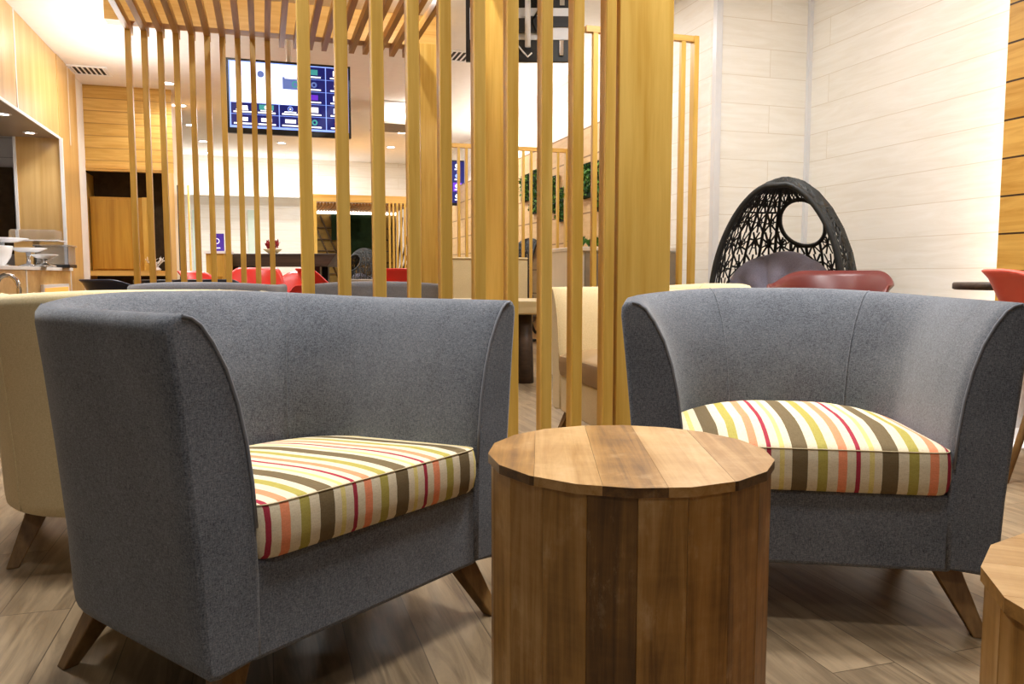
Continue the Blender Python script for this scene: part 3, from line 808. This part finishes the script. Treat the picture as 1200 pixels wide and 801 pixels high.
for x0_, x1_, y0_, y1_ in ((-.14, .14, -.15, -.142), (-.14, .14, .142, .15), (-.14, -.132, -.142, .142), (.132, .14, -.142, .142)): b.box(x0_, x1_, y0_, y1_, .03, .20)
b.build('walls', M['clear'], t); MB().box(-.155, .155, -.165, .165, .20, .215).build('lid', M['clear'], t, bevel=.004)
t = thing('display_box', 'pale clear-lidded food tray raised behind the white china stands', 'food box', at_counter(44, 8.74), PHI)
MB().box(-.16, .0, -.12, .12, .0, .25).build('riser', M['veneer_x'], t, bevel=.004); MB().box(-.22, .22, -.15, .15, .25, .262).build('tray', M['china'], t, bevel=.004)
MB().box(-.20, .20, -.135, .135, .262, .36).build('lid', M['clear'], t, bevel=.02)
# tap in front of the counter
vt, zr = at_u(8, 322, -1.45)
t = thing('curved_tap', 'curved chrome tube bending over before the serving counter', 'tube', W(-1.45, vt), PHI)
m = MB(); m.tube([(-.06, 0, 0), (-.06, 0, zr-.08)] + [(.0-.06*math.cos(PI*k/12), 0, zr-.08+.08*math.sin(PI*k/12)) for k in range(1, 13)] + [(.06, 0, zr-.16)], .014, 10); m.build('tube', M['chrome'], t)
MB().lathe([(.05, 0), (.05, .01), (.02, .015)], 20, (-.06, 0, 0)).build('flange', M['chrome'], t)

# cabinet in the niche of the boarded wall
uc0, zc1 = at_v(105, 230, V_P+.25); uc1, zc0 = at_v(172, 316, V_P+.25)
t = thing('niche_cabinet', 'amber oak cabinet with plain door set in the dark wall niche', 'cabinet', W((n0+n1)/2, V_P, 0), PHI)
c = (n0+n1)/2
MB().box(n0-c+.005, n1-c-.005, .0, .58, zs-.06, zs).build('shelf', M['oak_x'], t)
MB().box(n0-c-.02, n1-c, -.012, .05, 2.005, 2.06).build('top_rail', M['oak_x'], t)
MB().box(uc0-c, uc1-c, .25, .55, zs, zc1).build('body', M['door_oak'], t)
MB().box(uc0-c+.02, uc1-c-.10, .225, .25, zs+.02, zc1-.03).build('door', M['door_oak'], t, bevel=.004)
MB().box(uc1-c-.02, uc1-c+.05, .20, .55, zs, zc1).build('side_panel', M['oak'], t, bevel=.004)
# coral ornament on the niche shelf
uu, _ = at_v(183, 315, V_P+.12)
m = MB(); rnd = random.Random(11)
def branch(p, d, L, r, dep):
    q = p+d*L; m.tube([p, (p+q)/2+Vector((rnd.gauss(0, .006), rnd.gauss(0, .006), 0)), q], [r, r*.85, r*.6], 6)
    if dep:
        for _ in range(3 if dep > 1 else 2): branch(q-d*L*rnd.uniform(0, .3), (d+Vector((rnd.gauss(0, .6), rnd.gauss(0, .5), rnd.gauss(.1, .3)))).normalized(), L*.8, r*.7, dep-1)
for k in range(7): branch(Vector((0, 0, .02)), Vector((math.cos(k*.9)*.8, math.sin(k*.9)*.6, .9)).normalized(), .075, .009, 2)
m.lathe([(.05, 0), (.06, .015), (.03, .04)], 16)
tag(m.build('coral_ornament', M['white_plastic'], None, W(uu, V_P+.12, zs+.001), 0), 'white branching coral ornament on the niche shelf beside the cabinet', 'ornament')

# ------------------------------------------------------------------ far bar table, stand, sign, bowl
yT = 10.0; xa, zt1 = at_y(257, 297, yT); xb, _ = at_y(394, 297, yT); _, zb1 = at_y(300, 312, yT)
t = thing('bar_table', 'long dark bar table with thick slab top in front of the pale far wall', 'table', ((xa+xb)/2, yT+.4, 0)); c = (xb-xa)/2
m = MB(); m.rings([[(-c, -.4, zb1), (c-.12, -.4, zb1), (c, -.4, zt1), (-c, -.4, zt1)], [(-c, .4, zb1), (c-.12, .4, zb1), (c, .4, zt1), (-c, .4, zt1)]], smooth=False)
m.build('tabletop', M['dark_wood'], t, bevel=.006)
for x in (-c+.18, .35):
    for y in (-.22, .22):
        MB().box(x-.10, x+.14, y-.05, y+.05, 0, zb1).build('leg', M['black'], t)
xx, _ = at_y(321, 296, yT+.25)
t = thing('fruit_bowl', 'cream bowl of red flowers standing on the dark bar table', 'bowl', (xx, yT+.2, zt1))
MB().lathe([(0, 0), (.05, 0), (.06, .01), (.12, .06), (.115, .062), (.05, .02), (0, .018)], 28, cap0=False, cap1=False).build('dish', M['cream'], t)
m = MB(); leaves(m, 90, ((-.06, .06), (-.06, .06), (.05, .14)), .06, random.Random(3), True); m.build('petals', M['flower'], t, fix=False)
xs0, zs1 = at_y(241, 294, 9.6); xs1, _ = at_y(262, 294, 9.6)
t = thing('side_cabinet', 'narrow oak cabinet under the purple sign, left of the bar table', 'cabinet', ((xs0+xs1)/2, 9.75, 0))
w = (xs1-xs0)/2
MB().box(-w, w, -.15, .15, .04, zs1-.03).build('body', M['oak'], t); MB().box(-w-.012, w+.012, -.17, .16, zs1-.03, zs1).build('top', M['white_plastic'], t); MB().box(-w+.02, w-.02, -.162, -.148, .08, zs1-.3).build('door', M['door_oak'], t, bevel=.003)
MB().box(-w+.02, w-.02, -.12, .12, 0, .04).build('plinth', M['dark_panel'], t)
xq0, zq1 = at_y(245.5, 273.5, 9.72); xq1, zq0 = at_y(262, 292, 9.72)
t = thing('desk_sign', 'small purple sign with white marks standing on the narrow oak cabinet', 'sign', ((xq0+xq1)/2, 9.74, zs1)); w = (xq1-xq0)/2; hh = zq1-zs1
MB().box(-w, w, -.01, .01, .0, hh).build('plate', M['purple'], t)
m = MB()
for a in range(24):
    p = lambda k, r: (r*math.cos(2*PI*k/24), r*math.sin(2*PI*k/24))
    (x0_, z0_), (x1_, z1_), (x2_, z2_), (x3_, z3_) = p(a, w*.42), p(a+1, w*.42), p(a+1, w*.3), p(a, w*.3)
    m.face([m.vert((x, -.013, hh*.58+z)) for x, z in ((x0_, z0_), (x1_, z1_), (x2_, z2_), (x3_, z3_))])
m.box(-w*.5, w*.5, -.013, -.0115, hh*.16, hh*.22); m.build('marks', M['sign_white'], t)
# frosted strips of glass in the far wall
for k, (p0, p1) in enumerate(((225, 232), (290, 300))):
    u0, z1 = at_v(p0, 246, V_B-.02); u1, _ = at_v(p1, 246, V_B-.02)
    setting('window_%d' % (k+2), u0, u1, V_B-.03, V_B+.01, .05, z1, M['frost'])

# lattice canopy far back
vF = 12.9; ua, zt1 = at_v(366, 227, vF); ub, _ = at_v(481, 231, vF); _, zt0 = at_v(420, 237, vF); c = (ua+ub)/2; hw = (ub-ua)/2
t = thing('lattice_canopy', 'far oak canopy with slatted ceiling, light strip and dark green back wall', 'canopy', W(c, vF), PHI); tag(t, kind='thing')
MB().box(-hw, hw, 0, .08, zt0, zt1).build('fascia', M['oak_x'], t)
n = 30
for k in range(n):
    x = -hw+.05+(2*hw-.1)*k/(n-1); MB().box(x-.016, x+.016, .08, 1.6, zt0-.045, zt0-.005).build('ceiling_slat', M['oak_y'], t)
MB().box(-hw, hw, 1.50, 1.54, .0, zt0-.075).build('back_panel', plain('olive_brown_back', (128, 104, 54), .7, .2, var=.15), t)
zl = at_v(420, 248, vF+1.45)[1]
MB().box(-hw, hw, 1.40, 1.44, zl-.05, zl+.03).build('light_strip', M['led_soft'], t)
for x0_, x1_, z0_, z1_ in ((-hw+.4, -hw+.9, zl-.5, zl-.05), (-.15, .55, zl-.75, zl-.05)): MB().box(x0_, x1_, 1.45, 1.49, z0_, z1_).build('green_panel', M['dark_green'], t)
m = MB()
for k in range(15):
    x = -hw+.05+k*.16; m.tube([(x, 1.47, zl-.08), (min(hw-.02, x+(.55 if k < 7 else -.12)), 1.47, .5)], .016, 4)
for k in range(6): m.tube([(-hw+.02, 1.47, .6+.2*k), (hw-.02, 1.47, .6+.2*k)], .012, 4)
m.build('lattice', M['dark_panel'], t)  # dark bars modelled in place of the shadow lattice on the back wall
for k, px in enumerate((457, 461.5, 466, 470.5, 475, 479.5)):
    u, _ = at_v(px, 300, vF); slat(.028, .04, 0, zt0, 'slat', M['oak'], t, (u-c, .0, 0))
MB().box(-hw, -hw+.06, 0, .08, 0, zt0).build('post', M['oak'], t)
# low bench under it
u0, z0 = at_v(404, 325, 11.3); u1, _ = at_v(467, 325, 11.3)
t = thing('low_bench', 'low grey-brown bench in front of the dark rounded egg chair', 'bench', W((u0+u1)/2, 11.3), PHI); w = (u1-u0)/2
MB().box(-w, w, -.2, .2, .62, .72).build('seat', M['stone_grey'], t, bevel=.01)
for sx in (1, -1): MB().box(sx*(w-.1)-.04, sx*(w-.1)+.04, -.16, .16, 0, .62).build('leg', M['dark_panel'], t)

# ------------------------------------------------------------------ screens hung from the ceiling
def screen_face(Wd, Ht, layout):
    """tiles, pictures and unreadable small marks of a menu display as one faceted mesh; local x right, z up, facing -y"""
    m = MB(); mats = [M['screen_navy'], M['screen_blue'], M['screen_pale'], M['screen_white'], M['screen_violet'], M['screen_red'], M['screen_teal'], M['screen_grey']]
    def q(x0, x1, z0, z1, mi, y):
        m.mi = mi; m.face([m.vert((x, y, z)) for x, z in ((x0*Wd, z0*Ht), (x1*Wd, z0*Ht), (x1*Wd, z1*Ht), (x0*Wd, z1*Ht))])
    def disc(cx, cz, r, mi, y, ri=0):
        m.mi = mi
        for k in range(20):
            a, b = 2*PI*k/20, 2*PI*(k+1)/20
            P_ = [(cx*Wd+rr*Ht*math.cos(t_), y, cz*Ht+rr*Ht*math.sin(t_)) for rr, t_ in ((r, a), (r, b), (ri, b), (ri, a))]
            m.face([m.vert(p) for p in (P_ if ri else P_[:3])])
    layout(q, disc); return m, mats
def tv_layout(q, disc):
    q(0, 1, 0, 1, 1, -.001)
    # picture, three by two tiles below it, two by five tiles on the right
    q(.012, .595, .385, .985, 2, -.0015); q(.012, .595, .385, .52, 3, -.002)
    for cx, cz, r, mi in ((.10, .62, .16, 3), (.34, .58, .17, 3), (.26, .82, .05, 7), (.5, .55, .06, 3)): disc(cx, cz, r, mi, -.0022)
    q(.44, .585, .62, .80, 7, -.0024); q(.47, .56, .83, .93, 3, -.0026); disc(.545, .70, .05, 6, -.0027, .03); q(.46, .56, .78, .80, 3, -.0028)
    for i in range(3):
        for j in range(2):
            x0 = .012+i*.199; z0 = .035+j*.175; q(x0, x0+.192, z0, z0+.168, 0, -.002)
            q(x0+.02, x0+.165, z0+.02, z0+.042, 3, -.003)
            if j == 1: q(x0+.04, x0+.14, z0+.055, z0+.07, 3, -.003)
            if (i, j) == (1, 1): q(x0+.03, x0+.15, z0+.075, z0+.15, 6, -.0026); disc(x0+.09, z0+.112, .03, 3, -.003)
            elif (i, j) == (2, 1): disc(x0+.09, z0+.11, .04, 1, -.003, .03); disc(x0+.09, z0+.11, .012, 3, -.003)
            else: q(x0+.045, x0+.135, z0+.07, z0+.125, 3, -.0035)
    for i in range(2):
        for j in range(5):
            x0 = .612+i*.196; z0 = .03+j*.192; q(x0, x0+.189, z0, z0+.186, 0, -.002)
            q(x0+.035, x0+.15, z0+.022, z0+.042, 3, -.003)
            mi = [[6, 3, 4, 7, 6], [5, 2, 3, 3, 3]][i][j]
            if j in (0, 3): disc(x0+.092, z0+.105, .045, mi, -.003, .02)
            else: q(x0+.06, x0+.125, z0+.065, z0+.145, mi, -.003)
def side_layout(q, disc):
    q(0, 1, 0, 1, 0, -.001)
    for i in range(4):
        for j in range(4):
            x0, z0 = .03+i*.245, .03+j*.245; q(x0, x0+.215, z0, z0+.215, 4 if (i+j) % 5 == 3 else 0, -.002)
            q(x0+.04, x0+.175, z0+.03, z0+.06, 2, -.003); disc(x0+.105, z0+.13, .05, 3 if (i*3+j) % 4 else 1, -.003)
def tv(label, loc, rotz, Wd, Ht, layout=tv_layout, pole=True):
    t = thing('television', label, 'television', loc, rotz, 'screens hung in the room')
    MB().box(-.02, Wd+.02, 0, .05, -.045, Ht+.02).build('bezel', M['black'], t, bevel=.004)
    m, mats = screen_face(Wd, Ht, layout); m.build('display', mats, t, (0, -.0005, 0), fix=False)
    if pole:
        MB().tube([(Wd*.5, .11, Ht*.5), (Wd*.5, .11, CEIL-loc[2])], .022, 12).build('ceiling_pole', M['white_plastic'], t)
        MB().box(Wd*.5-.12, Wd*.5+.12, .05, .10, Ht*.3, Ht*.7).build('bracket', M['black'], t)
    return t
YT = 7.25                                     # plane of the first screen, behind the pergola
ut, _ = at_v(268.5, 110, YT); ut1, zb2 = at_v(409, 156, YT); _, zt2 = at_v(268, 70, YT)
tv('television with a bright blue menu hanging from the ceiling behind the pergola slats', W(ut, YT, zb2), PHI, ut1-ut, zt2-zb2)
ua2, zt2 = at_v(531, 189, 13.0); ub2, zb2 = at_v(553, 238, 13.0)
tv('small blue menu screen in the distance behind the thin slats', W(ua2-.35, 13.0, zb2), PHI, ub2-ua2+.35, zt2-zb2, side_layout)

# second screen, seen from the back
yB = 6.05; xa, zb3 = at_y(546, 72, yB); xb, _ = at_y(683, 74, yB)
Wd = xb-xa; Ht = 2.93-zb3
t = thing('television', 'television seen from behind with white back, cables and ceiling pole, above the near slats', 'television', (xa, yB, zb3), rad(1), 'screens hung in the room')
MB().box(0, Wd, .0, .035, 0, Ht).build('casing', M['black'], t, bevel=.004)
MB().box(.03, Wd-.015, -.012, .002, .155, .385).build('back_cover', M['silver'], t, bevel=.004)
MB().box(.075, .085, -.014, 0, .03, Ht-.02).build('edge_trim', M['silver'], t)
MB().box(Wd*.5, Wd*.96, -.03, -.01, .245, .32).build('label_slot', M['black'], t)
px_, _ = at_y(618.5, 40, yB-.1); MB().tube([(px_-xa, -.06, .09), (px_-xa, -.06, CEIL-zb3)], .021, 12).build('ceiling_pole', M['white_plastic'], t)
MB().box(px_-xa-.1, px_-xa+.1, -.045, -.01, .20, .30).build('bracket', M['black'], t)
bx, _ = at_y(658, 60, yB); MB().box(bx-xa-.017, bx-xa+.017, -.02, -.002, .04, .155).build('port_strip', M['chrome'], t, bevel=.008)
MB().box(bx-xa-.015, bx-xa+.02, -.02, -.002, .40, Ht-.02).build('port_strip', M['chrome'], t)
for pts, nm in (([(px_-xa+.05, -.03, .45), (px_-xa+.08, -.05, .36), (px_-xa+.03, -.05, .28), (px_-xa+.06, -.05, .2)], 'black'), ([(px_-xa+.04, -.04, .42), (px_-xa+.09, -.06, .40), (px_-xa+.07, -.05, .33), (px_-xa+.035, -.04, .30)], 'black'),
                ([(px_-xa-.07, -.05, .10), (px_-xa-.03, -.06, .05), (px_-xa+.0, -.06, .02), (px_-xa+.03, -.05, .05)], 'white_plastic')):
    MB().tube(pts, .007, 6).build('cable', M[nm], t)

# ------------------------------------------------------------------ ceiling fittings and lights
xu, yu = at_z(465, 118, CEIL)
t = thing('air_unit', 'white ceiling air unit glimpsed between the near slats', 'air conditioner', W(0, 0, 0) + Vector((at_y(465, 118, 10.5)[0], 10.5, CEIL-.28)), PHI)
MB().box(-.30, .30, -.3, .3, .02, .279).build('casing', M['white_plastic'], t, bevel=.02); MB().box(-.31, .31, -.31, .31, 0, .02).build('grille', M['stone_grey'], t)
for px, py, lab in ((105, 82, 'slotted ceiling vent above the left boarded wall'), (538, 65, 'slotted ceiling vent beside the screen seen from behind')):
    x, y = at_z(px, py, CEIL)
    t = thing('ceiling_vent', lab, 'vent', (x, y, CEIL), PHI, 'ceiling vents')
    MB().box(-.17, .17, -.17, .17, -.006, -.0005).build('backing', M['vent_dark'], t)
    fr = MB()
    for a in ((-.19, .19, -.19, -.165), (-.19, .19, .165, .19), (-.19, -.165, -.165, .165), (.165, .19, -.165, .165)): fr.box(*a, -.014, -.0005)
    fr.build('frame', M['white_plastic'], t)
    m = MB()
    for k in range(7): m.box(-.15+k*.05-.009, -.15+k*.05+.009, -.165, .165, -.010, -.007)
    m.build('louvre', M['white_plastic'], t)

def downlight(label, loc, power, grp='downlights in the ceiling', r=.05, spot=None, col=(1, .95, .87)):
    t = thing('downlight', label, 'downlight', loc, 0, grp)
    MB().lathe([(r, -.001), (r+.022, -.001), (r+.02, -.008), (r, -.010)], 24, cap0=False, cap1=False).build('ring', M['white_plastic'], t)
    MB().lathe([(r, -.004), (0, -.0045)], 24, cap0=False, cap1=False).build('lens', M['lens'], t)
    if power:
        li = bpy.data.lights.new('lamp', 'SPOT'); li.energy = power; li.spot_size = spot or rad(140); li.spot_blend = .9; li.shadow_soft_size = .05; li.color = col
        lo = bpy.data.objects.new('lamp', li); COL.objects.link(lo); lo.parent = t; lo.location = (0, 0, -.02)
    return t
star = [(98, 141, 'farthest left ceiling downlight, at the end of the bulkhead'), (197, 97, 'bright downlight seen between the third and fourth far slats, nearest there'), (212, 123, 'second downlight behind the far slats, right of the boarded wall'), (223, 146, 'small downlight third in the line behind the far slats'),
        (238, 165, 'fourth downlight in the line behind the far slats'), (244, 179, 'farthest downlight in the line behind the far slats'), (330, 167, 'upper of the two downlights under the blue television'), (330, 181, 'lower of the two downlights under the blue television'),
        (471, 155, 'upper downlight right of the television, between the thick slats'), (458, 172, 'lower downlight right of the television, between the thick slats')]
for px, py, lab in star:
    x, y = at_z(px, py, CEIL); downlight(lab, (x, y, CEIL), 45, r=.06)
for px, py, lab in ((4, 133, 'downlight under the bulkhead at the left edge of the picture'), (35, 155, 'downlight under the bulkhead above the china stands')):
    x, y = at_z(px, py, 2.128); downlight(lab, (x, y, 2.129), 10, 'downlights under the bulkhead', .04, rad(120), (.95, .96, 1))

def area(name, loc, size, power, rot=(0, 0, 0), col=(1, .99, .975), sy=None, spread=PI):
    li = bpy.data.lights.new(name, 'AREA'); li.energy = power; li.size = size; li.color = col; li.spread = spread
    if sy: li.shape = 'RECTANGLE'; li.size_y = sy
    o = bpy.data.objects.new(name, li); COL.objects.link(o); o.location = loc; o.rotation_euler = rot; return o
# ceiling panels over the seating and the rooms behind
for x, y, p in ((-1.0, 2.15, 23), (.9, 2.45, 23), (.1, 1.0, 9), (-2.0, 3.2, 30), (1.9, 3.2, 22), (.1, -.8, 9)):
    area('ceiling_lamp', (x, y, CEIL-.01), .28, p, spread=rad(115))
for u, v, p in ((2.4, 4.0, 36), (2.2, 6.6, 30), (2.0, 10.0, 44), (-1.0, 8.6, 30), (0, 12.0, 58), (-3.0, 14.0, 46), (1.5, 14.0, 52), (-.9, 4.6, 20)):
    q = W(u, v, CEIL-.01); area('ceiling_lamp', q, .5, p)
# downlights in the gap above the pergola slats: their light comes through in stripes
for u, v, p in ((1.08, 3.9, 30), (1.08, 6.1, 10), (-.2, 5.6, 14), (-1.6, 5.4, 12)):
    li = bpy.data.lights.new('pergola_lamp', 'POINT'); li.energy = p; li.shadow_soft_size = .012; li.color = (1, .98, .95)
    o = bpy.data.objects.new('pergola_lamp', li); COL.objects.link(o); o.location = W(u, v, CEIL-.06)
# added area lamps facing up, only to brighten the ceiling
for u, v, z, p, sx, sy in ((-1.5, 5.2, 2.73, 5, 1.4, .3), (.2, 5.0, 2.73, 8, 1.4, .3), (U_I-.2, 9.5, 2.3, 22, .12, 5.0), (-1.0, V_B-.7, 2.1, 22, 5.0, .2), (-1.2, 8.0, 2.2, 16, .1, 2.0)):
    area('ceiling_fill_lamp', W(u, v, z), sx, p, (PI, 0, PHI), (1, .98, .95), sy)
